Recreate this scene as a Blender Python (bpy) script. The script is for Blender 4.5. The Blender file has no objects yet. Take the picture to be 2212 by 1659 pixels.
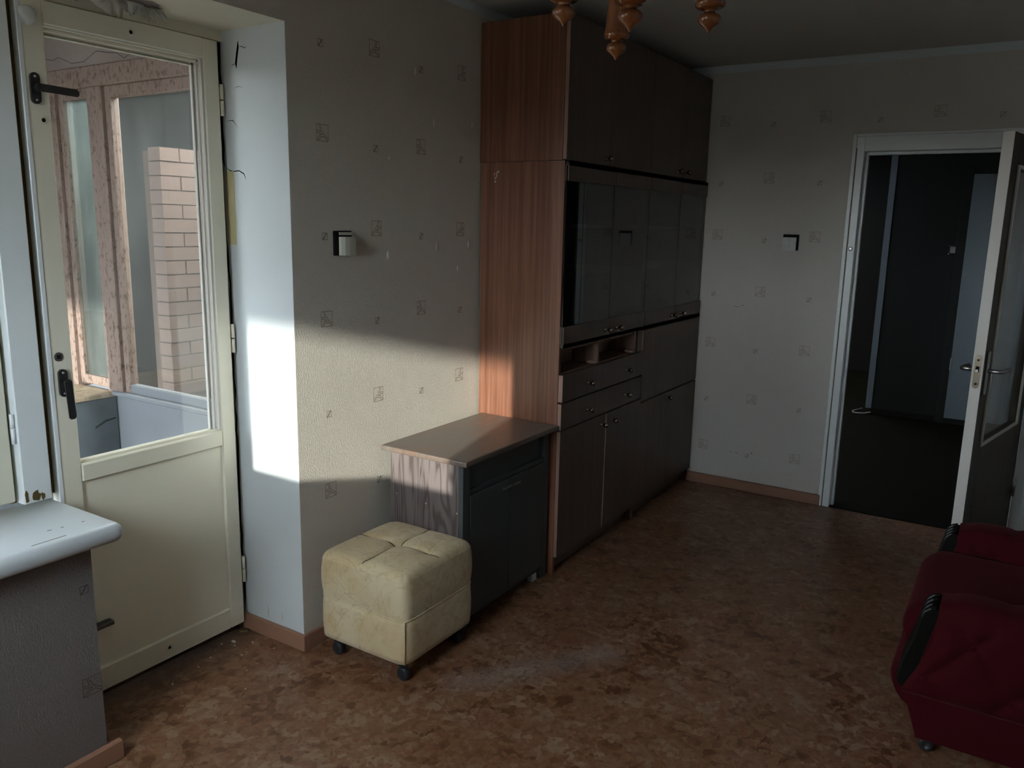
import bpy, bmesh, math, random
from mathutils import Vector, Matrix
random.seed(7)
SC = bpy.context.scene
COL = SC.collection
PI = math.pi

# ------------------------------------------------------------------ camera
W_PX, F_PX = 2212.0, 1745.42
cr = Vector((0.84428465, 0.53549849, 0.02061057))
cu = Vector((-0.12138032, 0.1536286, 0.98064523))
cf = Vector((-0.52196767, 0.83044543, -0.19470525))
cam_d = bpy.data.cameras.new('camera')
cam_d.sensor_fit = 'HORIZONTAL'; cam_d.sensor_width = 36.0
cam_d.lens = F_PX / W_PX * 36.0
cam_d.clip_start = 0.02
cam = bpy.data.objects.new('camera', cam_d); COL.objects.link(cam)
m = Matrix.Identity(4)
for i in range(3):
    m[i][0] = cr[i]; m[i][1] = cu[i]; m[i][2] = -cf[i]
m[0][3], m[1][3], m[2][3] = 2.119919, -1.950003, 1.584538
cam.matrix_world = m
SC.camera = cam

# ------------------------------------------------------------------ sky, sun, exposure
SKY = 33.0
SUN_DIR = Vector((-0.24, 1.0, -0.225)).normalized()
wd = bpy.data.worlds.new('sky'); SC.world = wd; wd.use_nodes = True
wn = wd.node_tree.nodes; wl = wd.node_tree.links
for n in list(wn): wn.remove(n)
tcw = wn.new('ShaderNodeTexCoord'); sep = wn.new('ShaderNodeSeparateXYZ')
wl.new(tcw.outputs['Generated'], sep.inputs[0])
grad = wn.new('ShaderNodeValToRGB'); ge = grad.color_ramp.elements
mp = wn.new('ShaderNodeMath'); mp.operation = 'MULTIPLY_ADD'; mp.inputs[1].default_value = .5; mp.inputs[2].default_value = .5
wl.new(sep.outputs[2], mp.inputs[0]); wl.new(mp.outputs[0], grad.inputs[0])
for p_, c_ in ((.5, (.05, .05, .05)), (.505, (.62, .66, .70)), (.62, (.72, .84, 1.0)), (1.0, (.52, .70, 1.0))):
    e_ = ge.new(p_); e_.color = (*c_, 1)
ge[0].color = (.05, .05, .05, 1); ge[-1].color = (.52, .70, 1.0, 1)
bg = wn.new('ShaderNodeBackground'); bg.inputs['Strength'].default_value = SKY
wo = wn.new('ShaderNodeOutputWorld')
wl.new(grad.outputs[0], bg.inputs[0]); wl.new(bg.outputs[0], wo.inputs[0])
sun_d = bpy.data.lights.new('sun', 'SUN'); sun_d.energy = 9.3
sun_d.color = (1.0, 0.985, 0.93); sun_d.angle = math.radians(0.6)
sun = bpy.data.objects.new('sun', sun_d); COL.objects.link(sun)
sun.rotation_euler = SUN_DIR.to_track_quat('-Z', 'Y').to_euler()
sun.location = (3, -12, 6)
vs = SC.view_settings
SC.display_settings.display_device = 'sRGB'
vs.view_transform = 'Standard'; vs.look = 'None'; vs.gamma = 1.0; vs.use_curve_mapping = False
vs.exposure = 0.0
SC.cycles.max_bounces = 12; SC.cycles.diffuse_bounces = 8
SC.cycles.transparent_max_bounces = 24

# ------------------------------------------------------------------ node helper
class NT:
    def __init__(s, name, rough=0.6, spec=0.4, metal=0.0):
        s.mat = bpy.data.materials.new(name); s.mat.use_nodes = True
        s.t = s.mat.node_tree
        for n in list(s.t.nodes): s.t.nodes.remove(n)
        s.out = s.t.nodes.new('ShaderNodeOutputMaterial')
        s.b = s.t.nodes.new('ShaderNodeBsdfPrincipled')
        s.b.inputs['Roughness'].default_value = rough
        s.b.inputs['Specular IOR Level'].default_value = spec
        s.b.inputs['Metallic'].default_value = metal
        s.t.links.new(s.b.outputs[0], s.out.inputs[0])
        s.tc = None
    def set(s, sock, v):
        if isinstance(v, bpy.types.NodeSocket): s.t.links.new(v, sock)
        elif isinstance(v, (tuple, list)) and len(v) == 3 and sock.type == 'RGBA': sock.default_value = (*v, 1)
        else: sock.default_value = v
    def co(s):
        if s.tc is None: s.tc = s.t.nodes.new('ShaderNodeTexCoord').outputs['Object']
        return s.tc
    def m(s, op, a, b=0.0, c=0.0):
        n = s.t.nodes.new('ShaderNodeMath'); n.operation = op
        s.set(n.inputs[0], a); s.set(n.inputs[1], b); s.set(n.inputs[2], c)
        return n.outputs[0]
    def xyz(s, v=None):
        n = s.t.nodes.new('ShaderNodeSeparateXYZ'); s.set(n.inputs[0], v or s.co())
        return n.outputs
    def scl(s, k, v=None, rot=(0, 0, 0)):
        n = s.t.nodes.new('ShaderNodeMapping'); s.set(n.inputs['Vector'], v or s.co())
        n.inputs['Scale'].default_value = k; n.inputs['Rotation'].default_value = rot
        return n.outputs[0]
    def noise(s, scale, vec=None, detail=3, rough=0.55, dist=0.0):
        n = s.t.nodes.new('ShaderNodeTexNoise'); s.set(n.inputs['Vector'], vec or s.co())
        n.inputs['Scale'].default_value = scale; n.inputs['Detail'].default_value = detail
        n.inputs['Roughness'].default_value = rough; n.inputs['Distortion'].default_value = dist
        return n.outputs['Fac']
    def voro(s, scale, vec=None, feat='F1'):
        n = s.t.nodes.new('ShaderNodeTexVoronoi'); s.set(n.inputs['Vector'], vec or s.co())
        n.feature = feat; n.inputs['Scale'].default_value = scale
        return n.outputs
    def ramp(s, f, stops):
        n = s.t.nodes.new('ShaderNodeValToRGB'); s.set(n.inputs[0], f)
        e = n.color_ramp.elements
        while len(e) < len(stops): e.new(0.5)
        for i, (p, c) in enumerate(stops):
            e[i].position = p
            e[i].color = (*c, 1) if isinstance(c, tuple) else (c, c, c, 1)
        return n.outputs[0]
    def mix(s, f, a, b, mode='MIX'):
        n = s.t.nodes.new('ShaderNodeMix'); n.data_type = 'RGBA'; n.blend_type = mode
        s.set(n.inputs[0], f); s.set(n.inputs[6], a); s.set(n.inputs[7], b)
        return n.outputs[2]
    def color(s, c): s.set(s.b.inputs['Base Color'], c); return s
    def rough(s, v): s.set(s.b.inputs['Roughness'], v); return s
    def bump(s, h, strength=0.3, dist=0.002):
        n = s.t.nodes.new('ShaderNodeBump'); n.inputs['Strength'].default_value = strength
        n.inputs['Distance'].default_value = dist
        s.set(n.inputs['Height'], h); s.t.links.new(n.outputs[0], s.b.inputs['Normal'])
        return s
    def segd(s, u, v, p, q):
        dx, dy = q[0]-p[0], q[1]-p[1]; L = dx*dx+dy*dy
        a = s.m('SUBTRACT', u, p[0]); b = s.m('SUBTRACT', v, p[1])
        t = s.m('MULTIPLY_ADD', a, dx/L, s.m('MULTIPLY', b, dy/L))
        n = s.t.nodes.new('ShaderNodeClamp'); s.set(n.inputs[0], t); t = n.outputs[0]
        ex = s.m('MULTIPLY_ADD', t, -dx, a); ey = s.m('MULTIPLY_ADD', t, -dy, b)
        return s.m('SQRT', s.m('ADD', s.m('MULTIPLY', ex, ex), s.m('MULTIPLY', ey, ey)))

def plain(name, c, rough=0.5, spec=0.4, metal=0.0, var=0.12, scale=9.0, bump=0.0, bscale=120):
    n = NT(name, rough, spec, metal)
    f = n.noise(scale, detail=4)
    n.color(n.mix(f, tuple(x*(1-var) for x in c), tuple(min(1, x*(1+var)) for x in c)))
    if bump: n.bump(n.noise(bscale), bump, 0.001)
    return n.mat

def wallpaper(name, axis, h0, cell, z0, tint, ink, bstr):
    n = NT(name, 0.55, 0.35)
    X, Y, Z = n.xyz()
    H = Y if axis == 'y' else X
    hu = n.m('DIVIDE', n.m('SUBTRACT', H, h0), cell); j = n.m('ROUND', hu)
    zv = n.m('DIVIDE', n.m('SUBTRACT', Z, z0), 0.3235); k = n.m('ROUND', zv)
    lu = n.m('MULTIPLY', n.m('SUBTRACT', hu, j), cell)
    lv = n.m('MULTIPLY', n.m('SUBTRACT', zv, k), 0.3235)
    odd = n.m('FLOORED_MODULO', n.m('ADD', j, k), 2.0)
    kodd = n.m('FLOORED_MODULO', k, 2.0)
    sg = n.m('MULTIPLY_ADD', kodd, -2.0, 1.0)
    def motif(R, dv, segs, mir, lw):
        u = n.m('DIVIDE', lu, R)
        if mir: u = n.m('MULTIPLY', u, sg)
        v = n.m('DIVIDE', n.m('ADD', lv, dv), R)
        mx = n.m('MAXIMUM', n.m('ABSOLUTE', u), n.m('ABSOLUTE', v))
        ins = n.m('LESS_THAN', mx, 1.0)
        ln = n.m('MULTIPLY', n.m('GREATER_THAN', mx, 1.0-lw*0.9), ins)
        d = None
        for p, q in segs:
            e = n.segd(u, v, p, q); d = e if d is None else n.m('MINIMUM', d, e)
        st = n.m('MULTIPLY', n.m('LESS_THAN', n.m('ABSOLUTE', n.m('SUBTRACT', d, 0.12)), lw*0.55), ins)
        return ins, n.m('MAXIMUM', ln, st)
    bi, bl = motif(0.0285, 0.0, [((.5, 1.05), (.05, -.05)), ((.05, -.05), (-1.05, -.85)),
                   ((0, 0), (1.05, .12)), ((-.3, -.3), (.35, -.4)), ((.35, -.4), (.95, -1.05))], True, 0.07)
    si, sl = motif(0.0125, 0.03, [((.75, 1.05), (-.8, -1.05))], False, 0.16)
    ok_ = n.m('GREATER_THAN', H, .02) if name == 'wallpaper' else 1.0
    odd = n.m('MULTIPLY', odd, ok_)
    ev = n.m('SUBTRACT', ok_, odd)
    ins = n.m('ADD', n.m('MULTIPLY', bi, odd), n.m('MULTIPLY', si, ev))
    lin = n.m('ADD', n.m('MULTIPLY', bl, odd), n.m('MULTIPLY', sl, ev))
    f = n.noise(1.6, detail=5)
    base = n.mix(f, tuple(c*0.9 for c in tint), tuple(c*1.07 for c in tint))
    fine = n.noise(260, n.scl((1, 1, .5)), 2)
    base = n.mix(n.m('MULTIPLY', fine, 0.22), base, tuple(c*0.72 for c in tint))
    base = n.mix(n.m('MULTIPLY', ins, 0.14), base, (tint[0]*.93, tint[1]*.78, tint[2]*.72))
    base = n.mix(n.m('MULTIPLY', lin, 0.88), base, ink)
    n.color(base)
    g1 = n.noise(1, n.scl((230, 230, 105)), 4, 0.7, 0.3)
    g2 = n.noise(1, n.scl((520, 520, 200)), 2, 0.6)
    hgt = n.m('MULTIPLY_ADD', g2, 0.4, n.ramp(g1, [(0.42, 0.0), (0.62, 1.0)]))
    hgt = n.m('MULTIPLY_ADD', lin, -0.5, hgt)
    n.bump(hgt, bstr, 0.0022)
    return n.mat

def veneer(name, c1, c2, c3, rough=0.35, sp=60.0, spec=0.4):
    n = NT(name, rough, spec)
    f = n.noise(1, n.scl((sp, sp, 0.9)), 3, 0.6)
    g = n.noise(1, n.scl((sp*4.5, sp*4.5, 6.0)), 2)
    b = n.noise(1, n.scl((sp*.22, sp*.22, .5)), 2)
    k = n.m('MULTIPLY_ADD', g, 0.35, n.m('MULTIPLY_ADD', b, 0.35, n.m('MULTIPLY', f, 0.65)))
    n.color(n.ramp(k, [(0.50, c1), (0.66, c2), (0.84, c3)]))
    n.bump(g, 0.06, 0.0006)
    return n.mat

M = {}
M['wall_l'] = wallpaper('wallpaper', 'y', 0.155, 0.272, 0.262, (.62, .565, .48), (.10, .06, .035), 0.55)
M['wall_w'] = wallpaper('wallpaper_sill_shade', 'y', -0.803, 0.272, 0.262+0.3235, (.17, .15, .14), (.03, .025, .02), 0.5)  # same wallpaper, tint lowered to carry the shade below the sill
M['wall_f'] = wallpaper('wallpaper_far', 'x', 0.53, 0.279, 0.252+0.3235, (.62, .575, .515), (.27, .18, .145), 0.3)
M['whitewall'] = plain('white_wall_paint', (.72, .75, .75), .6, .3, var=.04, scale=3)
M['sillp'] = plain('grey_white_sill_paint', (.54, .57, .58), .35, .4, var=.06, scale=4, bump=.1, bscale=30)
M['reveal'] = plain('reveal_paint', (.565, .585, .58), .5, .3, var=.04, scale=3, bump=.12, bscale=60)
M['soffit'] = plain('soffit_paint', (.68, .63, .49), .5, .3, var=.10, scale=4, bump=.2, bscale=40)
M['ceil'] = plain('ceiling_whitewash', (.56, .54, .49), .85, .1, var=.08, scale=1.2)
M['strip'] = plain('whitewash_strip', (.60, .66, .66), .8, .1, var=.06, scale=2)
M['cream'] = plain('cream_gloss_paint', (.80, .75, .60), .28, .5, var=.07, scale=2.5, bump=.12, bscale=26)
M['whitep'] = plain('white_gloss_paint', (.78, .81, .80), .3, .5, var=.06, scale=4, bump=.12, bscale=30)
M['leafp'] = plain('aged_white_paint', (.62, .58, .52), .4, .4, var=.06, scale=4)
M['leafshade'] = veneer('shade_toned_door_skin', (.030, .021, .013), (.042, .030, .019), (.055, .040, .026), .5, 40, .3)  # door faces coloured dark to stand for the shade on the leaf
M['gap'] = plain('raw_brown_gap', (.11, .075, .03), .8, .1, var=.4, scale=14)
M['black'] = plain('black_void', (.012, .011, .01), .8, .1)
M['skirt'] = plain('red_brown_skirting_paint', (.30, .155, .10), .4, .4, var=.12, scale=8, bump=.1, bscale=40)
M['plaster'] = plain('pinkish_loggia_plaster', (.29, .235, .215), .85, .1, var=.3, scale=5, bump=.3, bscale=30)
M['loggia_low'] = plain('blue_grey_loggia_paint', (.20, .21, .225), .6, .3, var=.15, scale=4)
M['mortar'] = plain('mortar', (.09, .066, .054), .9, .1, var=.2, scale=30)
M['brick'] = plain('pink_brick', (.15, .108, .092), .85, .1, var=.18, scale=14, bump=.3, bscale=60)
M['board'] = plain('dark_board', (.06, .065, .06), .7, .2, var=.35, scale=2.5)
M['greybox'] = plain('dark_slate_paint', (.085, .105, .12), .6, .3, var=.5, scale=10, bump=.2, bscale=30)
M['rawtop'] = veneer('weathered_board', (.25, .19, .13), (.38, .30, .21), (.48, .40, .30), .7, 25, .2)
M['metal'] = plain('brushed_steel', (.42, .41, .39), .32, .5, 1.0, var=.1)
M['dkmetal'] = plain('dark_anodised_metal', (.10, .10, .10), .3, .5, .9, var=.2, scale=20)
M['brass'] = plain('bronzed_knob', (.30, .25, .19), .25, .5, 1.0, var=.1)
M['rubber'] = plain('black_plastic', (.02, .02, .022), .4, .4)
M['ivory'] = plain('ivory_plastic', (.56, .55, .46), .35, .5, var=.03)
M['whiteplastic'] = plain('white_plastic', (.62, .62, .6), .35, .5, var=.03)
M['tape'] = plain('yellowed_masking_tape', (.52, .45, .25), .6, .2, var=.08)
M['paper'] = plain('peeled_white_paint', (.82, .80, .74), .7, .2, var=.12, scale=20)
M['side'] = veneer('sapele_veneer_side', (.115, .042, .022), (.18, .072, .040), (.26, .115, .066), .30, 62, .6)
M['front'] = veneer('shaded_veneer_front', (.085, .058, .046), (.108, .074, .058), (.130, .09, .07), .42, 50)  # same veneer as the side, darkened for fronts turned from the light
M['edge'] = veneer('veneer_edge_band', (.26, .15, .11), (.33, .20, .15), (.40, .26, .20), .45, 50)
M['inside'] = veneer('cabinet_inside', (.12, .065, .045), (.16, .09, .06), (.20, .12, .085), .5, 50)
M['bwoodm'] = plain('matt_black_wood', (.006, .005, .004), .6, .08, var=.3, scale=12)
M['bwood'] = plain('near_black_wood', (.007, .006, .005), .28, .3, var=.3, scale=12)
M['seamdark'] = plain('dark_stitch_line', (.15, .10, .045), .9, .1)
M['chip'] = plain('white_paint_chip', (.62, .62, .58), .6, .2, var=.05)
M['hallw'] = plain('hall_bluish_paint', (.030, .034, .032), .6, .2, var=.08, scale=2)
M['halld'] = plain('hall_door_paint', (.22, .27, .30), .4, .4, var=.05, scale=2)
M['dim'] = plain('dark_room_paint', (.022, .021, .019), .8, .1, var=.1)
M['lampglass'] = plain('frosted_lamp_glass', (.70, .66, .58), .35, .5, var=.04)
M['concrete'] = plain('concrete', (.35, .33, .31), .9, .1, var=.15, scale=4)

def _dark_dresser():
    n = NT('dark_stained_pine', .42, .45)
    X, Y, Z = n.xyz()
    f = n.noise(1, n.scl((10, 6, .8)), 3, .5, .8)
    g = n.m('SINE', n.m('MULTIPLY', f, 75.0))
    c = n.ramp(n.m('MULTIPLY_ADD', g, .5, .5), [(0.0, (.075, .058, .052)), (.30, (.135, .107, .10)), (1.0, (.160, .130, .122))])
    w = n.ramp(n.noise(7, detail=4, rough=.7), [(.70, 0.0), (.75, 1.0)])
    n.color(n.mix(n.m('MULTIPLY', w, .6), c, (.19, .085, .05)))
    n.bump(g, .08, .0008); return n.mat
M['dresser'] = _dark_dresser()
M['dressfront'] = plain('dark_grey_green_stain', (.062, .072, .072), .4, .4, var=.15, scale=6)
def _dress_top():
    n = NT('worn_stained_top', .38, .5)
    f = n.noise(1, n.scl((34, 3, 10)), 4, .6, .8)
    c = n.ramp(f, [(.3, (.11, .088, .072)), (.6, (.155, .125, .104)), (.8, (.20, .165, .138))])
    w = n.ramp(n.noise(6, detail=5, rough=.7), [(.50, 0.0), (.66, 1.0)])
    c = n.mix(n.m('MULTIPLY', w, .6), c, (.20, .10, .058))
    v = n.voro(9.0)[0]
    ring = n.ramp(v, [(.40, 0.0), (.43, 1.0), (.455, 0.0)])
    n.color(n.mix(n.m('MULTIPLY', ring, .22), c, (.19, .10, .065)))
    n.rough(n.ramp(f, [(.3, .30), (.8, .5)])); n.bump(f, .1, .001); return n.mat
M['dresstop'] = _dress_top()
def _floor():
    n = NT('brown_marbled_linoleum', .34, .38)
    def warp(sc, amt):
        nn = n.t.nodes.new('ShaderNodeTexNoise'); nn.inputs['Scale'].default_value = sc; nn.inputs['Detail'].default_value = 4
        n.t.links.new(n.co(), nn.inputs['Vector'])
        sb = n.t.nodes.new('ShaderNodeVectorMath'); sb.operation = 'MULTIPLY_ADD'
        n.t.links.new(nn.outputs['Color'], sb.inputs[0]); sb.inputs[1].default_value = (amt,)*3; n.t.links.new(n.co(), sb.inputs[2])
        return sb.outputs[0]
    a = n.noise(5, None, 6, .6, .6)
    b = n.noise(24, None, 5, .6, .8)
    d = n.noise(75, n.scl((.8, 1.3, 1), rot=(0, 0, .6)), 4, .65, .5)
    v1 = n.xyz(n.voro(15, n.scl((1.0, 1.5, 1), warp(14, .10), (0, 0, .35)))[1])[0]
    v2 = n.xyz(n.voro(34, n.scl((1.4, 1.0, 1), warp(30, .05), (0, 0, .8)))[1])[1]
    k = n.m('MULTIPLY_ADD', v2, .30, n.m('MULTIPLY_ADD', v1, .34, n.m('MULTIPLY', a, .72)))
    c = n.ramp(k, [(.42, (.105, .042, .019)), (.56, (.19, .088, .042)), (.66, (.235, .13, .075)), (.76, (.19, .075, .038)), (.88, (.28, .18, .115))])
    c = n.mix(n.ramp(b, [(.36, .5), (.50, 0.0)]), c, (.14, .058, .026))
    c = n.mix(n.ramp(d, [(.31, .9), (.37, 0.0)]), c, (.04, .018, .009))
    X, Y, Z = n.xyz()
    # pale streak painted in as a reflected sun glint; darker along the balcony door
    q = n.segd(n.m('MULTIPLY_ADD', n.m('SUBTRACT', a, .5), .12, X), n.m('MULTIPLY_ADD', n.m('SUBTRACT', b, .5), .16, Y), (.62, .16), (.95, .62))
    sm = n.ramp(n.m('MULTIPLY', q, 8.0), [(0.05, .50), (.8, 0.0)])
    c = n.mix(n.m('MULTIPLY', sm, n.ramp(d, [(.35, .3), (.65, 1.0)])), c, (.36, .31, .28))
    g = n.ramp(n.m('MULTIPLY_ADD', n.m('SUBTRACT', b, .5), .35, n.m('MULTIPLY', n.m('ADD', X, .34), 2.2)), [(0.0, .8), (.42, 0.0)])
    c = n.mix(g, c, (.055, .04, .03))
    n.color(c); n.rough(n.ramp(b, [(.3, .30), (.7, .46)])); n.bump(d, .08, .001); return n.mat
M['floor'] = _floor()
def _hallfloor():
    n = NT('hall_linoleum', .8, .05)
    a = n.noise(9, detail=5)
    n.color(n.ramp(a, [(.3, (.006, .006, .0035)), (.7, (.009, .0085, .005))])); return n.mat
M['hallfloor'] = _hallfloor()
def _beige():
    n = NT('beige_marbled_velour', .75, .25)
    a = n.noise(7, n.scl((1, 1, .8)), 4, .55, 1.6)
    v = n.ramp(n.m('ABSOLUTE', n.m('SUBTRACT', a, .5)), [(0.0, 1.0), (.022, 0.0)])
    p = n.ramp(n.noise(5, detail=4), [(.42, 0.0), (.62, 1.0)])
    c = n.mix(p, (.62, .51, .33), (.55, .42, .24))
    blot = n.ramp(n.noise(16, detail=3, dist=1.5), [(.56, 0.0), (.6, .5)])
    c = n.mix(blot, c, (.50, .37, .19))
    c = n.mix(n.m('MULTIPLY', v, .42), c, (.34, .23, .11))
    n.color(c); n.b.inputs['Sheen Weight'].default_value = .15
    n.bump(n.noise(300), .15, .0008); return n.mat
M['beige'] = _beige()
def _velvet():
    n = NT('dark_red_velvet', .9, .10)
    a = n.noise(5, detail=4); g = n.noise(90, n.scl((1, 1, .6)))
    c = n.mix(a, (.040, .0026, .0048), (.060, .0042, .0070))
    n.color(n.mix(n.m('MULTIPLY', g, .4), c, (.027, .0016, .0029)))
    n.b.inputs['Sheen Weight'].default_value = .08
    n.b.inputs['Sheen Roughness'].default_value = .4
    n.b.inputs['Sheen Tint'].default_value = (.9, .25, .25, 1)
    n.bump(g, .2, .001); return n.mat
M['velvet'] = _velvet()
def _lampwood():
    n = NT('varnished_orange_wood', .16, .6)
    f = n.noise(1, n.scl((60, 60, 5)), 3, .6)
    n.color(n.ramp(f, [(.3, (.17, .048, .011)), (.7, (.27, .088, .020))]))
    n.b.inputs['Coat Weight'].default_value = .6; n.b.inputs['Coat Roughness'].default_value = .08
    return n.mat
M['lampwood'] = _lampwood()
def _peel(name, paint, wood, th):
    n = NT(name, .6, .3)
    f = n.noise(55, n.scl((1, 1, .5)), 8, .75, .3)
    k = n.ramp(f, [(th, 0.0), (th+.03, 1.0)])
    n.color(n.mix(k, paint, wood)); n.bump(n.m('SUBTRACT', 1.0, k), .5, .002)
    return n.mat
M['peel'] = _peel('peeling_pink_frame_paint', (.27, .195, .16), (.135, .085, .06), .54)
def glass(name, tint, dirt, dirtcol, boost=1.0, rough=0.0):
    n = NT(name); t = n.t; t.nodes.remove(n.b)
    tr = t.nodes.new('ShaderNodeBsdfTransparent'); tr.inputs[0].default_value = (*tint, 1)
    gl = t.nodes.new('ShaderNodeBsdfGlossy'); gl.inputs['Roughness'].default_value = rough
    df = t.nodes.new('ShaderNodeBsdfDiffuse'); df.inputs[0].default_value = (*dirtcol, 1)
    tl = t.nodes.new('ShaderNodeBsdfTranslucent'); tl.inputs[0].default_value = (*dirtcol, 1)
    dm = t.nodes.new('ShaderNodeMixShader'); dm.inputs[0].default_value = .5
    t.links.new(df.outputs[0], dm.inputs[1]); t.links.new(tl.outputs[0], dm.inputs[2])
    f = n.noise(6, n.scl((1, 1, .35)), 5, .65)
    sp = n.ramp(n.voro(38)[0], [(.04, 1.0), (.09, 0.0)])
    dd = n.m('ADD', n.m('MULTIPLY', n.ramp(f, [(.35, .5), (.7, 1.3)]), dirt), n.m('MULTIPLY', sp, min(.25, dirt*2)))
    m1 = t.nodes.new('ShaderNodeMixShader'); n.set(m1.inputs[0], dd)
    t.links.new(tr.outputs[0], m1.inputs[1]); t.links.new(dm.outputs[0], m1.inputs[2])
    fr = t.nodes.new('ShaderNodeFresnel'); geo = t.nodes.new('ShaderNodeNewGeometry')
    n.set(fr.inputs[0], n.m('MULTIPLY_ADD', geo.outputs['Backfacing'], 1/1.5-1.5, 1.5))   # same index from both sides of the pane
    m2 = t.nodes.new('ShaderNodeMixShader'); n.set(m2.inputs[0], n.m('MINIMUM', 1.0, n.m('MULTIPLY', fr.outputs[0], boost)))
    t.links.new(m1.outputs[0], m2.inputs[1]); t.links.new(gl.outputs[0], m2.inputs[2])
    t.links.new(m2.outputs[0], n.out.inputs[0]); return n.mat
M['glass'] = glass('window_glass', (.95, .97, .96), .035, (.55, .58, .58))
M['dirtyglass'] = glass('dirty_loggia_glass', (.88, .88, .86), .028, (.50, .50, .47))
M['milkglass'] = glass('grimy_sash_glass', (.5, .55, .52), .22, (.50, .53, .50))
M['cabglass'] = glass('cabinet_glass', (.55, .58, .56), .01, (.3, .3, .3), 1.4)

# ------------------------------------------------------------------ mesh helpers
def B(): return bmesh.new()
def box(bm, x0, x1, y0, y1, z0, z1, bev=0.0, seg=1):
    t = bmesh.new(); bmesh.ops.create_cube(t, size=1.0)
    for v in t.verts:
        v.co = Vector(((x0+x1)/2+v.co.x*(x1-x0), (y0+y1)/2+v.co.y*(y1-y0), (z0+z1)/2+v.co.z*(z1-z0)))
    if bev:
        bmesh.ops.bevel(t, geom=list(t.edges), offset=min(bev, .45*min(x1-x0, y1-y0, z1-z0)), segments=seg, profile=.5, affect='EDGES')
    join(bm, t); return bm
def join(bm, t, mat=None):
    mp = {}
    for v in t.verts: mp[v] = bm.verts.new(mat @ v.co if mat else v.co)
    for f in t.faces:
        try:
            g = bm.faces.new([mp[v] for v in f.verts]); g.smooth = f.smooth; g.material_index = f.material_index
        except ValueError: pass
    t.free()
def lathe(bm, prof, mat=None, n=24, smooth=True):
    t = bmesh.new(); rings = []
    for r, z in prof:
        if r < 1e-5: rings.append([t.verts.new((0, 0, z))])
        else: rings.append([t.verts.new((r*math.cos(2*PI*i/n), r*math.sin(2*PI*i/n), z)) for i in range(n)])
    for a, b in zip(rings, rings[1:]):
        for i in range(n):
            k = (i+1) % n
            if len(a) == 1 and len(b) == 1: continue
            if len(a) == 1: f = t.faces.new((a[0], b[i], b[k]))
            elif len(b) == 1: f = t.faces.new((a[i], b[0], a[k]))
            else: f = t.faces.new((a[i], b[i], b[k], a[k]))
            f.smooth = smooth
    for rg in (rings[0], rings[-1]):
        if len(rg) > 1: t.faces.new(rg)
    bmesh.ops.recalc_face_normals(t, faces=t.faces)
    join(bm, t, mat); return bm
def tube(bm, pts, rad, n=10, smooth=True, flat=1.0):
    pts = [Vector(p) for p in pts]
    if not isinstance(rad, (list, tuple)): rad = [rad]*len(pts)
    t = bmesh.new(); rings = []; up = None
    for i, p in enumerate(pts):
        d = (pts[min(i+1, len(pts)-1)]-pts[max(i-1, 0)]).normalized()
        if up is None: up = Vector((0, 0, 1)) if abs(d.z) < .9 else Vector((0, 1, 0))
        s = d.cross(up).normalized(); u = s.cross(d).normalized(); up = u
        rings.append([t.verts.new(p+(s*math.cos(2*PI*k/n)+u*math.sin(2*PI*k/n)*flat)*rad[i]) for k in range(n)])
    for a, b in zip(rings, rings[1:]):
        for i in range(n):
            f = t.faces.new((a[i], a[(i+1) % n], b[(i+1) % n], b[i])); f.smooth = smooth
    t.faces.new(rings[0][::-1]); t.faces.new(rings[-1])
    bmesh.ops.recalc_face_normals(t, faces=t.faces)
    join(bm, t); return bm
def prism(bm, pts, axis, a, b, smooth=False):
    """pts: 2D outline; extruded along axis from a to b. axis y -> (x,z); x -> (y,z); z -> (x,y)"""
    def P(p, q): return {'y': (p[0], q, p[1]), 'x': (q, p[0], p[1]), 'z': (p[0], p[1], q)}[axis]
    t = bmesh.new()
    A = [t.verts.new(P(p, a)) for p in pts]; C = [t.verts.new(P(p, b)) for p in pts]
    n = len(pts)
    for i in range(n):
        f = t.faces.new((A[i], A[(i+1) % n], C[(i+1) % n], C[i])); f.smooth = smooth
    t.faces.new(A); t.faces.new(C)
    bmesh.ops.recalc_face_normals(t, faces=t.faces)
    join(bm, t); return bm
def grid(bm, fn, nu, nv, smooth=True, closed=False):
    V = [[bm.verts.new(fn(i/(nu-1), j/(nv-1))) for j in range(nv)] for i in range(nu)]
    for i in range(nu-1):
        for j in range(nv-1):
            f = bm.faces.new((V[i][j], V[i+1][j], V[i+1][j+1], V[i][j+1])); f.smooth = smooth
    return V

def wloc(o):
    v = Vector((0, 0, 0))
    while o is not None: v += o.location; o = o.parent
    return v
def mk(name, bm, mat, parent=None, local=False, label=None, kind=None):
    me = bpy.data.meshes.new(name)
    if parent is not None and not local:
        bmesh.ops.translate(bm, verts=bm.verts, vec=-wloc(parent))
    bm.to_mesh(me); bm.free()
    for x in (mat if isinstance(mat, (list, tuple)) else [mat]): me.materials.append(M[x] if isinstance(x, str) else x)
    o = bpy.data.objects.new(name, me); COL.objects.link(o)
    if parent is not None: o.parent = parent
    elif kind: o['kind'] = kind
    if parent is not None and kind == 'stuff': o['kind'] = 'stuff'
    if label: o['label'] = label
    return o
def thing(name, label, cat, loc=(0, 0, 0), rz=0.0, group=None):
    o = bpy.data.objects.new(name, None); COL.objects.link(o)
    o.empty_display_size = .05
    o.location = loc; o.rotation_euler = (0, 0, rz); o['label'] = label; o['category'] = cat
    if group: o['group'] = group
    return o
def struct(name, bm, mat): return mk(name, bm, mat, None, kind='structure')
def Tm(loc, rot=None):
    r = Matrix.Translation(loc)
    return r @ rot if rot is not None else r
RX = Matrix.Rotation(PI/2, 4, 'Y')      # lathe axis z -> +x
RNY = Matrix.Rotation(PI/2, 4, 'X')     # lathe axis z -> -y

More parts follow.
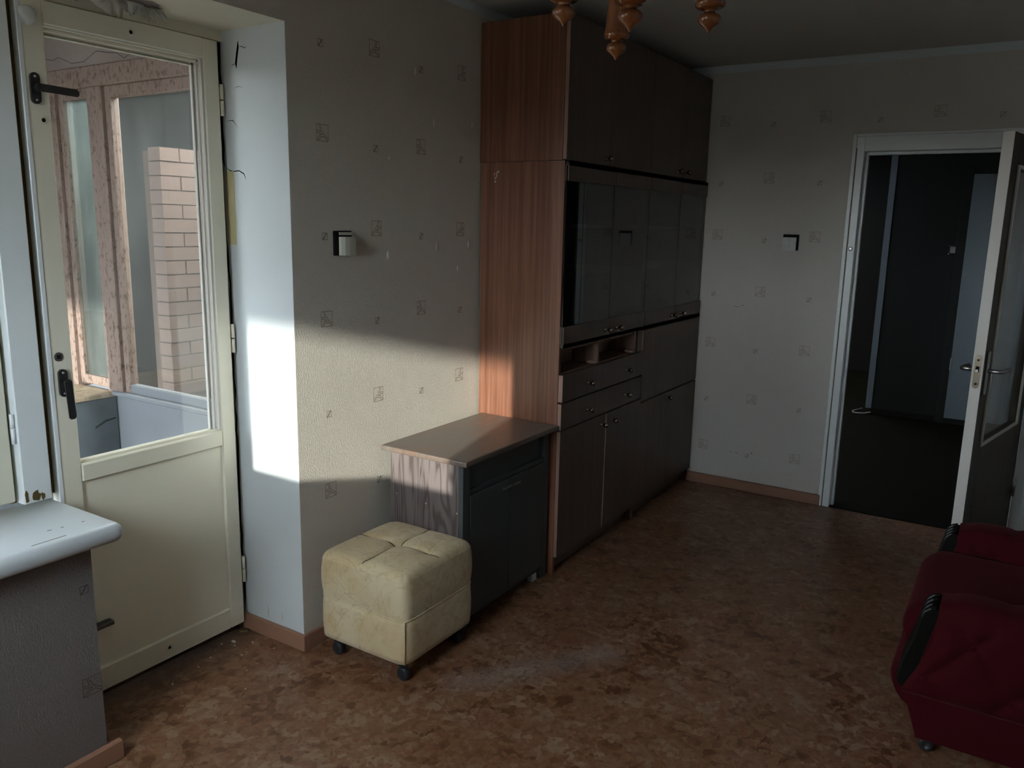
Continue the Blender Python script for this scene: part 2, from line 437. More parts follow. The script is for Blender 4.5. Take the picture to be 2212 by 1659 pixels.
# ------------------------------------------------------------------ setting
YF, YB, XR, ZC = 2.85, -2.30, 3.00, 2.50
bm = B(); box(bm, -.40, XR+.2, YB-.3, YF+.005, -.2, 0); struct('floor', bm, 'floor')
bm = B(); box(bm, -.6, 4.2, YF+.005, 8.2, -.2, -.002); struct('floor_hall', bm, 'hallfloor')
bm = B(); box(bm, -.40, 4.2, YB-.35, 8.2, ZC, ZC+.25); struct('ceiling', bm, 'ceil')
# exterior wall with the cabinets: piers, lintel and parapet around the balcony-door recess
bm = B()
box(bm, -.40, 0, .0004, 3.2, 0, ZC); box(bm, -.40, 0, -2.65, -2.0, 0, ZC)
box(bm, -.40, 0, -2.0, 0, 2.2104, ZC)
wl_ = struct('wall_left', bm, 'wall_l')
bm = B(); box(bm, -.345, -.0005, -.0008, .0006, 0, 2.21); mk('reveal', bm, 'reveal', wl_)
bm = B(); box(bm, -.345, -.0005, -2.0, -.0008, 2.2095, 2.212); mk('soffit', bm, 'soffit', wl_)
bm = B(); box(bm, -.40, 0, -2.0, -.775, 0, .69); struct('wall_parapet', bm, 'wall_w')
bm = B()
box(bm, -.42, 1.262, YF, YF+.16, 0, ZC); box(bm, 2.235, 4.2, YF, YF+.16, 0, ZC); box(bm, 1.262, 2.235, YF, YF+.16, 2.085, ZC)
struct('wall_far', bm, 'wall_f')
bm = B(); box(bm, XR, XR+.12, YB, YF, 0, ZC); struct('wall_right', bm, 'whitewall')
# back wall with the sunny window (behind the camera)
WX0, WX1, WZ0, WZ1 = .30, 1.17, 1.10, 2.16
bm = B()
box(bm, 0, WX0, YB-.35, YB, 0, ZC); box(bm, WX1, XR+.12, YB-.35, YB, 0, ZC)
box(bm, WX0, WX1, YB-.35, YB, 0, WZ0); box(bm, WX0, WX1, YB-.35, YB, WZ1, ZC)
struct('wall_back', bm, 'whitewall')
# whitewashed strip where the wallpaper stops
bm = B(); box(bm, .0, .003, 0, YF-.003, 2.462, ZC); struct('trim_1', bm, 'strip')
bm = B(); box(bm, .003, XR, YF-.003, YF, 2.458, ZC); struct('trim_2', bm, 'strip')

# skirting boards
def skirt(name, pts, axis, a, b):
    bm = B(); prism(bm, pts, axis, a, b); return struct(name, bm, 'skirt')
sk = lambda s: [(0, 0), (s*.016, 0), (s*.016, .055), (s*.011, .064), (0, .064)]
bm = B(); box(bm, -.325, .016, -.016, -.0008, 0, .064, .003); struct('baseboard_reveal', bm, 'skirt')
bm = B(); box(bm, .0005, .016, -.0008, .42, 0, .064, .003); struct('baseboard_left', bm, 'skirt')
bm = B(); box(bm, .43, 1.252, YF-.016, YF-.0005, 0, .064, .003); struct('baseboard_far', bm, 'skirt')
bm = B(); box(bm, .0005, .022, -2.0, -.738, 0, .060, .003); struct('baseboard_window', bm, 'skirt')
# thin white caulk seam on the skirting ends
bm = B(); box(bm, .0142, .0164, -.0165, -.0158, .004, .063); mk('paint_seam', bm, 'edge', bpy.data.objects['baseboard_reveal'])

# back window (window_3)
w3 = struct('window_3', box(B(), WX0, WX1, YB-.27, YB-.21, WZ1-.05, WZ1), 'whitep')
for nm, q in (('stile', (WX0, WX0+.062, WZ0, WZ1)), ('stile', (1.078, WX1, WZ0, WZ1))):
    mk(nm, box(B(), q[0], q[1], YB-.27, YB-.21, q[2], q[3]), 'whitep', w3)
mk('rail', box(B(), WX0, WX1, YB-.27, YB-.21, WZ0, 1.226), 'whitep', w3)
mk('pane', box(B(), WX0+.06, 1.08, YB-.243, YB-.239, 1.22, WZ1-.05), 'glass', w3)

# left window (window_1) with sill, above the parapet
w1 = struct('window_1', box(B(), -.37, -.284, -.800, -.718, .742, 2.21, .003), 'whitep')
w1['label'] = 'white window post between sash and balcony door'
mk('gap_filler', box(B(), -.375, -.33, -.720, -.684, .742, 2.21), 'gap', w1)
mk('gap_filler', box(B(), -.375, -.33, -.815, -.798, .742, 2.21), 'gap', w1)
mk('sash_stile', box(B(), -.355, -.305, -.905, -.812, .752, 2.18, .004), 'cream', w1)
mk('sash_stile', box(B(), -.355, -.305, -2.0, -1.91, .752, 2.18, .004), 'cream', w1)
mk('sash_rail', box(B(), -.355, -.305, -1.91, -.905, .752, .84, .004), 'cream', w1)
mk('sash_rail', box(B(), -.355, -.305, -1.91, -.905, 2.10, 2.18, .004), 'cream', w1)
mk('frame_head', box(B(), -.37, -.30, -2.0, -.800, 2.18, 2.21), 'whitep', w1)
mk('pane', box(B(), -.334, -.330, -1.91, -.905, .84, 2.10), 'glass', w1)
for z in (.93, 1.85):
    h = mk('hinge', lathe(B(), [(.0065, 0), (.0065, .046)], Tm((-.296, -.806, z)), 10), 'whitep', w1)
    mk('hinge', lathe(B(), [(.0065, 0), (.0065, .040)], Tm((-.296, -.806, z+.048)), 10), 'whitep', w1)
# chipped wood at the foot of the post
for (y, w, h, s) in ((-.792, .010, .040, 1), (-.765, .024, .034, 2), (-.745, .013, .022, 3)):
    random.seed(s); bm = B()
    pts = [(y+w*(math.cos(a)*.5+random.uniform(-.12, .12)), .746+h*(.5+.5*math.sin(a))+random.uniform(-.003, .003)) for a in [i*PI/5 for i in range(10)]]
    prism(bm, [(p[0], max(.743, p[1])) for p in pts], 'x', -.2845, -.2832)
    mk('bare_wood_chip', bm, 'gap', w1)
# sill board with rounded nose and rounded end
bm = B()
t = bmesh.new(); bmesh.ops.create_cube(t, size=1.0)
for v in t.verts: v.co = Vector((-.11+v.co.x*.37, -1.356+v.co.y*1.288, .7175+v.co.z*.055))
nose = [e for e in t.edges if all(v.co.x > .07 for v in e.verts) or all(v.co.y > -.72 for v in e.verts)]
bmesh.ops.bevel(t, geom=nose, offset=.024, segments=5, profile=.5, affect='EDGES')
for f in t.faces: f.smooth = True
join(bm, t)
sill = mk('window_sill', bm, 'sillp', w1)
for (x, y, l) in ((-.02, -.775, .007), (-.03, -.86, .012), (-.025, -.83, .008), (.040, -.86, .09)):
    mk('scratch', box(B(), x, x+.0025, y-l, y, .7448, .7454), 'gap', sill)

# balcony door (door_1), slightly sagging leaf with glass above a panel
d1 = struct('door_1', B(), 'cream')
LX0, LX1 = -.345, -.300
mk('stile', box(B(), LX0, LX1, -.687, -.614, .035, 2.172, .004), 'cream', d1)
mk('stile', box(B(), LX0, LX1, -.088, -.027, .035, 2.172, .004), 'cream', d1)
mk('top_rail', box(B(), LX0, LX1, -.614, -.088, 2.108, 2.172, .003), 'cream', d1)
mk('middle_rail', box(B(), LX0, LX1+.003, -.6145, -.0875, .762, .820, .004), 'cream', d1)
mk('bottom_rail', box(B(), LX0, LX1, -.614, -.088, .035, .118, .004), 'cream', d1)
mk('lower_panel', box(B(), LX0+.008, LX1-.010, -.616, -.086, .116, .764), 'cream', d1)
mk('edge_strip', box(B(), LX1-.02, LX1+.003, -.690, -.676, .035, 2.172, .002), 'whitep', d1)
bm = B()
for s in range(3):
    o = .006+s*.011; x1 = LX1-.004-s*.010
    box(bm, x1-.012, x1, -.614, -.088, 2.108-o, 2.108-o+.010, .002)
mk('glazing_bead', bm, 'cream', d1)
bm = B()
for s in range(3):
    o = .004+s*.011; x1 = LX1-.004-s*.010
    box(bm, x1-.012, x1, -.088-o-.006, -.088-o+.004, .82, 2.108, .002)
mk('glazing_bead', bm, 'leafp', d1)
mk('glazing_bead', box(B(), LX0+.005, LX1-.012, -.614, -.088, .818, .828, .002), 'cream', d1)
mk('pane', box(B(), -.328, -.324, -.614, -.088, .82, 2.108), 'glass', d1)
mk('frame_jamb', box(B(), -.372, -.335, -.0275, -.0009, .0, 2.21), 'gap', d1)
mk('frame_head', box(B(), -.372, -.310, -.70, -.001, 2.176, 2.2094), 'soffit', d1)
mk('threshold', box(B(), -.42, -.345, -.70, -.001, 0, .034), 'gap', d1)
for z in (1.93, 1.10, .20):
    for k in (0, 1):
        mk('hinge', lathe(B(), [(.0075, 0), (.0075, .05)], Tm((-.306, -.016, z+k*.054)), 10), 'cream', d1)
def cap(bm, cx, cy, cz, w, h, d):  # stadium plate on the +x face
    pts = [(cy+w/2*math.cos(a), cz+(h/2-w/2)+w/2*math.sin(a)) for a in [i*PI/8 for i in range(9)]] + \
          [(cy+w/2*math.cos(a), cz-(h/2-w/2)+w/2*math.sin(a)) for a in [PI+i*PI/8 for i in range(9)]]
    prism(bm, pts, 'x', cx, cx+d); return bm
def espagnolette(y, z, ang, mat):
    p = mk('handle_plate', cap(B(), LX1, y, z, .027, .085, .008), mat, d1)
    bm = B(); lathe(bm, [(.009, 0), (.009, .026)], Tm((LX1+.007, y, z), RX), 12)
    e = Vector((LX1+.032, y, z)); dr = Vector((0, math.cos(ang), math.sin(ang)))
    t = bmesh.new(); bmesh.ops.create_cube(t, size=1.0)
    for v in t.verts: v.co = Vector((v.co.x*.013, v.co.y*.122+.048, v.co.z*.021))
    bmesh.ops.bevel(t, geom=list(t.edges), offset=.004, segments=2, affect='EDGES')
    join(bm, t, Matrix.Translation(e) @ Matrix.Rotation(ang, 4, 'X'))
    mk('handle_lever', bm, mat, d1)
    for s in (-1, 1):
        mk('screw', lathe(B(), [(.0035, 0), (.0035, .002), (0, .0025)], Tm((LX1+.008, y, z+s*.032), RX), 10), 'metal', d1)
espagnolette(-.655, 1.930, -.02, 'dkmetal')
espagnolette(-.650, 1.085, -PI/2+.05, 'dkmetal')
mk('latch_bar', box(B(), LX1-.008, LX1+.02, -.640, -.560, .262, .277, .002), 'dkmetal', d1)
for (y, z) in ((-.637, 1.846), (-.347, 2.138), (-.356, .078)):
    bm = B(); lathe(bm, [(.011, 0), (.0115, .0015), (.007, .0025), (.006, .0005)], Tm((LX1, y, z), RX), 16)
    r_ = mk('screw_collar', bm, 'cream', d1)
    mk('screw_hole', lathe(B(), [(.0058, 0), (.0058, .0012)], Tm((LX1, y, z), RX), 12), 'black', r_)
sq = mk('spindle_plate', lathe(B(), [(.014, 0), (.014, .002)], Tm((LX1, -.655, 1.165), RX), 18), 'metal', d1)
mk('spindle_hole', box(B(), LX1, LX1+.0028, -.661, -.649, 1.159, 1.171), 'black', sq)
# peeled paint wad on the top corner and curls under the soffit
def curl(seed, cx, cy, w, h, roll, jag):
    """a torn sheet of paint still held along one edge, rolling down from the soffit"""
    random.seed(seed); bm = B(); N = 15
    end = [1+random.uniform(-jag, jag) for _ in range(N)]; sk = random.uniform(-.5, .5)
    def fn(u, v):
        i = min(N-1, int(u*(N-1)+.5)); L = h*end[i]*(1-.35*abs(u-.5)*2)
        a = v*roll; r = L/roll
        return Vector((cx+(u-.5)*w*sk+r*math.sin(a)*.85, cy+(u-.5)*w+.004*math.sin(v*5+seed), 2.2092-r*(1-math.cos(a))-.004*v*math.sin(u*9+seed)**2))
    grid(bm, fn, N, 9)
    bmesh.ops.solidify(bm, geom=list(bm.faces), thickness=.0012)
    return bm
random.seed(9)
pts = [(-.235+.075*math.cos(t)+random.uniform(-.014, .014), -.455+.165*math.sin(t)+random.uniform(-.015, .015)) for t in [i*2*PI/26 for i in range(26)]]
bm = B(); prism(bm, pts, 'z', 2.2086, 2.2094); mk('bare_patch', bm, 'plaster', wl_)  # exposed brown patch, also standing in for the curls' dark shadow
for i, (y, x, w, h, r, j) in enumerate(((-.585, -.235, .07, .055, 1.9, .3), (-.520, -.225, .085, .06, 1.5, .35), (-.455, -.240, .09, .075, 1.8, .4),
                                        (-.395, -.230, .075, .05, 2.3, .35), (-.345, -.245, .07, .08, 1.6, .45), (-.300, -.240, .05, .065, 1.3, .5))):
    mk('peeling_paint', curl(i+3, x, y, w, h, r, j), 'paper', wl_)
bm = B(); t = bmesh.new(); bmesh.ops.create_icosphere(t, subdivisions=3, radius=1.0)
random.seed(4)
for v in t.verts:
    k = 1+.16*math.sin(v.co.x*4.1+1)*math.sin(v.co.z*3.7)+random.uniform(-.03, .03)
    v.co = Vector((v.co.x*.018*k, v.co.y*.024*k, v.co.z*.026*k))
for f in t.faces: f.smooth = True
join(bm, t, Tm((-.285, -.665, 2.120))); mk('paper_wad', bm, 'whiteplastic', d1, label='white crumpled paper wad stuck at the top corner')
# cracks and tape on the reveal
def crack(pts, w, y=-.0014):
    bm = B(); n = len(pts)
    for i in range(n-1):
        (x0, z0), (x1, z1) = pts[i], pts[i+1]
        d = Vector((x1-x0, z1-z0)); L = d.length or 1e-6; nx, nz = -d.y/L, d.x/L
        w0 = w*(1 if i else .2); w1 = w*(1 if i < n-2 else .2)
        vs_ = [bm.verts.new((x, y, z)) for x, z in ((x0+nx*w0, z0+nz*w0), (x1+nx*w1, z1+nz*w1), (x1-nx*w1, z1-nz*w1), (x0-nx*w0, z0-nz*w0))]
        bm.faces.new(vs_)
    bmesh.ops.solidify(bm, geom=list(bm.faces), thickness=.0006)
    return mk('crack', bm, 'black', wl_)
crack([(-.228, 2.17), (-.229, 2.150), (-.236, 2.125), (-.242, 2.10), (-.240, 2.085)], .005)
crack([(-.228, 2.152), (-.21, 2.152), (-.195, 2.145), (-.185, 2.150)], .0012)
crack([(-.240, 2.10), (-.255, 2.098), (-.268, 2.09)], .0012)
crack([(-.305, 1.915), (-.27, 1.915), (-.245, 1.89)], .0014)
crack([(-.26, 2.02), (-.235, 2.025), (-.21, 2.02)], .0008)
crack([(-.318, 1.760), (-.300, 1.748), (-.28, 1.744), (-.25, 1.746), (-.225, 1.735), (-.215, 1.715)], .0018)
crack([(-.20, .135), (-.19, .11), (-.193, .09), (-.187, .072)], .0007)
crack([(-.12, .12), (-.113, .10), (-.117, .08)], .0007)
random.seed(21)
def gapline(z0, z1, n, w):
    pts = [(-.327+random.uniform(-.004, .004), z0+(z1-z0)*i/n) for i in range(n+1)]
    crack(pts, w, -.0016)
gapline(2.20, 1.76, 14, .006); gapline(1.50, .90, 12, .0045); gapline(.90, .07, 16, .005)
mk('masking_tape', box(B(), -.318, -.278, -.0018, -.0007, 1.49, 1.745), 'tape', wl_)
# black grime blot on the floor corner by the hinge side
mk('mud_crumb', lathe(B(), [(.0, .006), (.012, .005), (.02, 0)], Tm((-.300, -.030, 0)), 9), 'gap', d1)

# interior door frame and leaf (door_2), hall behind
d2 = struct('door_2', B(), 'whitep')
F0, F1 = YF-.016, YF-.0005
mk('architrave', box(B(), 1.243, 1.262, F0+.004, F1, 0, 2.094, .002), 'whitep', d2)
mk('architrave', box(B(), 2.235, 2.256, F0+.004, F1, 0, 2.094, .002), 'whitep', d2)
mk('architrave', box(B(), 1.262, 2.235, F0+.004, F1, 2.080, 2.094, .002), 'whitep', d2)
mk('jamb', box(B(), 1.262, 1.304, YF-.008, YF+.16, 0, 2.08, .002), 'whitep', d2)
mk('jamb', box(B(), 2.190, 2.235, YF-.008, YF+.16, 0, 2.08, .002), 'whitep', d2)
mk('head', box(B(), 1.304, 2.190, YF-.008, YF+.16, 2.002, 2.08, .002), 'whitep', d2)
mk('door_stop', box(B(), 1.304, 1.320, YF+.045, YF+.075, 0, 2.002, .002), 'whitep', d2)
mk('door_stop', box(B(), 1.320, 2.190, YF+.045, YF+.075, 1.986, 2.002, .002), 'whitep', d2)
bm = B(); box(bm, 1.264, 1.268, YF-.0095, YF-.0075, 0, 2.02); mk('shadow_groove', bm, 'gap', d2)
mk('strike_collar', lathe(B(), [(.012, 0), (.012, .003), (.006, .004), (.005, .001)], Tm((1.283, YF-.008, 1.487), RNY), 14), 'metal', d2)
mk('threshold_strip', box(B(), 1.304, 2.19, YF-.004, YF+.012, 0, .004, .0015), 'hallfloor', d2)
# torn wallpaper nicks beside the frame
for z, w in ((.30, .014), (.252, .010), (.33, .008)):
    random.seed(int(z*100)); bm = B()
    vsx = [bm.verts.new((1.2425-a*w, YF-.0006-b*.006, z+c*w)) for a, b, c in ((0, 0, -.8), (0, .2, .6), (.6, 1, .4), (1.1, .4, .0), (.5, .1, -.7))]
    bm.faces.new(vsx); bmesh.ops.solidify(bm, geom=list(bm.faces), thickness=.0008)
    mk('torn_wallpaper', bm, 'paper', bpy.data.objects['wall_far'])

wf = bpy.data.objects['wall_far']
mk('nail_hole', lathe(B(), [(.0035, 0), (.003, .001)], Tm((.835, YF-.0001, .243), RNY), 8), 'black', wf)
for (x, z, w) in ((.70, .232, .014), (.735, .229, .018), (.66, 1.125, .03), (.70, 1.135, .02)):
    mk('scuff', box(B(), x, x+w, YF-.0008, YF-.0002, z, z+.002), 'gap', wf)
random.seed(77)
for (y, z, l) in ((.49, 1.455, .03), (.80, 1.48, .035), (1.03, 1.49, .03), (.50, 1.82, .02), (.66, 2.16, .03), (.78, 1.98, .035), (1.05, 2.0, .03), (.95, 1.385, .02)):
    bm = B(); pts = [(y, z-l/2), (y+.005, z), (y+.001, z+l/2), (y-.004, z+.2*l)]
    prism(bm, pts, 'x', .0002, .0028); mk('wallpaper_nick', bm, 'paper', wl_)
# leaf pivot: hinge (2.185,2.835), free edge near (1.995,1.99); local +x runs from the hinge to the free edge
LH = Vector((2.187, 2.836, 0)); LF = Vector((2.010, 1.985, 0))
LW = (LF-LH).length; la = math.atan2(LF.y-LH.y, LF.x-LH.x)
leaf = bpy.data.objects.new('door_leaf', None); COL.objects.link(leaf); leaf.parent = d2
leaf.location = LH; leaf.rotation_euler = (0, 0, la)
# local y>0 is to the right-hand side seen from the hinge towards the free edge -> world +x face
def lbox(x0, x1, y0, y1, z0, z1, bev=.002): return box(B(), x0, x1, y0, y1, z0, z1, bev)
TH = .042
def lp(nm, bm, mat, par=leaf, label=None): return mk(nm, bm, mat, par, local=True, label=label)
lp('stile', lbox(LW-.115, LW-.002, -TH, 0, .012, 1.992), 'leafshade')
lp('edge_strip', lbox(LW-.003, LW, -TH-.0005, .0005, .0115, 1.9925, .001), 'leafp', label='whitish door edge')
lp('stile', lbox(0, .115, -TH, 0, .012, 1.992), 'leafshade')
lp('rail', lbox(.115, LW-.115, -TH, 0, 1.862, 1.992), 'leafshade')
lp('rail', lbox(.115, LW-.115, -TH, 0, .012, .66), 'leafshade')
lp('pane', lbox(.115, LW-.115, -.024, -.020, .66, 1.862, 0), 'glass')
for x in (.115, LW-.130):
    lp('glazing_bead', lbox(x, x+.015, -.002, .008, .66, 1.862), 'leafp')
for z in (.655, 1.852):
    lp('glazing_bead', lbox(.115, LW-.115, -.002, .008, z, z+.015), 'leafp')
# lock: face plate on the edge, roses and lever handles on both faces
def ecap(z, w, h, x, d):
    bm = B(); c = -TH/2
    pts = [(c+w/2*math.cos(a), z+(h/2-w/2)+w/2*math.sin(a)) for a in [i*PI/8 for i in range(9)]] + \
          [(c+w/2*math.cos(a), z-(h/2-w/2)+w/2*math.sin(a)) for a in [PI+i*PI/8 for i in range(9)]]
    prism(bm, pts, 'x', x, x+d); return bm
fp = lp('lock_plate', ecap(1.005, .026, .145, LW, .0025), 'brass')
lp('screw', lathe(B(), [(.005, 0), (.005, .001), (0, .0015)], Tm((LW+.0025, -TH/2, 1.055), RX), 10), 'dkmetal')
lp('screw', lathe(B(), [(.005, 0), (.005, .001), (0, .0015)], Tm((LW+.0025, -TH/2, .952), RX), 10), 'dkmetal')
lp('latch_opening', box(B(), LW+.002, LW+.0032, -TH/2-.007, -TH/2+.007, 1.003, 1.028), 'black')
lp('latch_bolt', box(B(), LW+.002, LW+.008, -TH/2-.006, -TH/2+.004, 1.004, 1.014), 'metal')
for sgn, y0 in ((1, 0.0), (-1, -TH)):
    bm = B(); box(bm, LW-.075, LW-.045, *( (y0, y0+.006) if sgn > 0 else (y0-.006, y0)), .90, 1.09, .002)
    lp('handle_plate', bm, 'metal')
    bm = B(); tube(bm, [(LW-.06, y0, 1.005), (LW-.06, y0+sgn*.045, 1.005), (LW-.064, y0+sgn*.055, 1.005), (LW-.075, y0+sgn*.058, 1.005), (LW-.17, y0+sgn*.058, 1.003)], .0095, 12)
    lp('lever_handle', bm, 'metal')
for z in (.25, 1.75):
    lp('hinge', lathe(B(), [(.008, 0), (.008, .09)], Tm((-.006, .006, z)), 10), 'metal')

# hall
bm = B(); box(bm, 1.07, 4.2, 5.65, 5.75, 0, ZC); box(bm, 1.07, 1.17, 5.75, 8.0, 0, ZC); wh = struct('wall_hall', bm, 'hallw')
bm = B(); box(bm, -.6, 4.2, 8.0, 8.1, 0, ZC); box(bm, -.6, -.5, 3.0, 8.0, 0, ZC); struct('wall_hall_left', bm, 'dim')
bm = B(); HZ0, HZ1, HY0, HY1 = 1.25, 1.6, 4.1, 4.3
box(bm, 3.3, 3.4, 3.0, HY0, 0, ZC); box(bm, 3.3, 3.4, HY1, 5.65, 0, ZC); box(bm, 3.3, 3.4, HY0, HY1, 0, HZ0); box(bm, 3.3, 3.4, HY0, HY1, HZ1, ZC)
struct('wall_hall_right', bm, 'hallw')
mk('corner_strip', box(B(), 1.05, 1.10, 5.636, 5.652, .05, 2.5, .002), 'halld', wh)
bm = B(); box(bm, 1.10, 1.665, 5.638, 5.65, 0, .055, .002); mk('skirting', bm, 'dim', wh)
d3 = struct('door_3', box(B(), 1.668, 2.45, 5.63, 5.648, .05, 2.05, .003), 'halld')
mk('hinge', box(B(), 1.664, 1.676, 5.620, 5.632, .46, .56, .002), 'metal', d3)
mk('stile', box(B(), 1.600, 1.666, 5.634, 5.65, 0, 2.10, .002), 'hallw', d3)
s_ = thing('light_switch', 'small dark framed switch with pale corner glints on the hall wall', 'switch', (1.586, 5.65, 1.447))
mk('frame_plate', box(B(), 1.548, 1.624, 5.640, 5.6498, 1.409, 1.485, .006, 2), 'hallw', s_)
mk('rocker', box(B(), 1.558, 1.614, 5.636, 5.641, 1.419, 1.475, .003), 'dkmetal', s_)
for a in (-1, 1):
    for b in (-1, 1):
        mk('corner_glint', box(B(), 1.586+a*.033-.004, 1.586+a*.033+.004, 5.637, 5.641, 1.447+b*.033-.003, 1.447+b*.033+.003, .001), 'whiteplastic', s_)  # white tabs standing in for glints at the switch corners
cab_ = thing('cable', 'thin pale cable looped on the hall floor by the wall corner', 'cable', (1.03, 5.60, 0))
mk('cord', tube(B(), [(1.10, 5.625, .02), (1.05, 5.60, .006), (1.00, 5.585, .005), (.955, 5.60, .005), (.945, 5.66, .005), (.97, 5.74, .005), (1.00, 5.82, .005)], .005, 8), 'whiteplastic', cab_)

# ------------------------------------------------------------------ loggia outside the balcony door
YE = .25
bm = B(); box(bm, -1.95, -.402, -3.53, 1.9, -.25, -.02); struct('floor_balcony', bm, 'concrete')
bm = B(); box(bm, -2.7, -.402, -3.53, .48, 2.40, 2.55); box(bm, -2.7, -1.90, .48, 1.9, 2.40, 2.55); struct('ceiling_balcony', bm, 'plaster')  # second slab added over the far gap to keep sky light out
bm = B(); box(bm, -1.95, -1.86, -3.53, YE, -.02, .72); box(bm, -1.95, -1.905, -2.65, YE, .72, 2.40); struct('wall_balcony_parapet_blocker', bm, 'loggia_low')  # closed upper half added above the parapet, unseen, to cut sky light
bm = B(); box(bm, -1.90, -.402, YE, YE+.08, -.02, .745); box(bm, -1.90, -.402, YE, YE+.08, 2.235, 2.40)
wb = struct('wall_balcony_end', bm, ['loggia_low'])
mk('plaster_band', box(B(), -1.90, -.402, YE-.006, YE+.001, 2.235, 2.40), 'plaster', wb)
mk('sill_ledge', box(B(), -1.50, -.402, YE-.03, YE+.02, .742, .762, .004), 'loggia_low', wb)
bm = B()
random.seed(5)
pts = [(-1.9+i*.05, 2.268+.016*math.sin(i*.8)+.008*math.sin(i*2.3)+random.uniform(-.006, .006)) for i in range(30)]
for (x0, z0), (x1, z1) in zip(pts, pts[1:]):
    bm.faces.new([bm.verts.new(p) for p in ((x0, YE-.0075, z0-.0012), (x1, YE-.0075, z1-.0012), (x1, YE-.0075, z1+.0012), (x0, YE-.0075, z0+.0012))])
bmesh.ops.solidify(bm, geom=list(bm.faces), thickness=.001)
mk('crack', bm, 'black', wb)
bm = B(); prism(bm, [(-.98, 2.262), (-.93, 2.30), (-.87, 2.31), (-.83, 2.285), (-.86, 2.262), (-.93, 2.255)], 'y', YE-.0085, YE-.0062); mk('bare_patch', bm, 'mortar', wb)
w2 = struct('window_2', box(B(), -1.90, -.402, YE-.015, YE+.075, 2.145, 2.235, .006), 'peel')
w2['label'] = 'old peeling balcony window frame with flaking paint'
mk('post', box(B(), -1.90, -1.80, YE-.02, YE+.07, .745, 2.145, .005), 'peel', w2)
mk('mullion', box(B(), -1.545, -1.435, YE-.015, YE+.075, .745, 2.145, .005), 'peel', w2)
sa = mk('sash_stile', box(B(), -1.80, -1.765, YE, YE+.04, .765, 2.145, .003), 'peel', w2)
mk('sash_stile', box(B(), -1.565, -1.545, YE, YE+.04, .765, 2.145, .003), 'peel', w2)
mk('sash_rail', box(B(), -1.765, -1.565, YE+.002, YE+.038, .765, .81, .003), 'peel', w2)
mk('sash_rail', box(B(), -1.765, -1.565, YE+.002, YE+.038, 2.10, 2.145, .003), 'peel', w2)
mk('pane', box(B(), -1.765, -1.565, YE+.018, YE+.022, .81, 2.10), 'milkglass', w2)
mk('sash_stile', box(B(), -1.435, -1.395, YE+.005, YE+.045, .745, 2.145, .003), 'peel', w2)
mk('sash_stile', box(B(), -.45, -.402, YE+.005, YE+.045, .745, 2.145, .003), 'peel', w2)
mk('sash_rail', box(B(), -1.395, -.45, YE+.005, YE+.045, .755, .80, .003), 'loggia_low', w2)
mk('sash_rail', box(B(), -1.395, -.45, YE+.005, YE+.045, 2.095, 2.145, .003), 'peel', w2)
mk('pane', box(B(), -1.395, -.45, YE+.022, YE+.026, .80, 2.095), 'dirtyglass', w2)
# behind the end window: a dark boarded partition and a brick pier
bm = B(); box(bm, -2.6, -.402, 1.55, 1.62, -.02, 2.40); box(bm, -2.7, -2.62, .33, 1.6, -.02, 2.4); struct('wall_balcony_beyond', bm, 'board')
pier = struct('wall_balcony_pier', box(B(), -1.90, -1.752, .735, 1.55, -.02, 1.92), 'mortar')
proto = None; random.seed(11)
r = 0; z = .62
while z < 1.87:
    y = .728 - (.125 if r % 2 else 0)
    while y < 1.5:
        y0, y1 = max(y, .728), min(y+.238, 1.545)
        if y1-y0 > .05:
            if proto is None:
                bm = B(); box(bm, -.05, .05, -.5, .5, -.5, .5, .004); proto = mk('brick', bm, 'brick', pier); o = proto
            else:
                o = proto.copy(); COL.objects.link(o)
            o.location = (-1.797+random.uniform(-.002, .003), (y0+y1)/2, z+.033); o.scale = (1, y1-y0, .0675)
        y += .246
    z += .0735; r += 1
# low chest standing by the parapet, with a weathered board on top
ch = thing('balcony_chest', 'low dark slate chest with weathered board top outside the balcony door', 'chest', (-1.66, -.6, -.02))
mk('body', box(B(), -1.858, -1.50, -1.3, YE-.004, -.02, .735, .004), 'greybox', ch)
mk('lid_board', box(B(), -1.858, -1.492, -1.3, YE-.004, .735, .755, .003), 'rawtop', ch)
bm = B(); tube(bm, [(-1.498, .13, .60), (-1.495, .18, .625), (-1.496, .23, .63)], .004, 6); mk('scratch_mark', bm, 'black', ch)
# unseen loggia pier and distant slab, both added to shape the sunlight
bm = B(); box(bm, -.82, -.402, -2.75, -2.65, -.02, 2.40); struct('wall_balcony_shade_pier', bm, 'plaster')
bm = B(); box(bm, -6, 9, -9.6, -9.0, 3.36, 3.80); struct('trim_sun_blocker', bm, 'concrete')

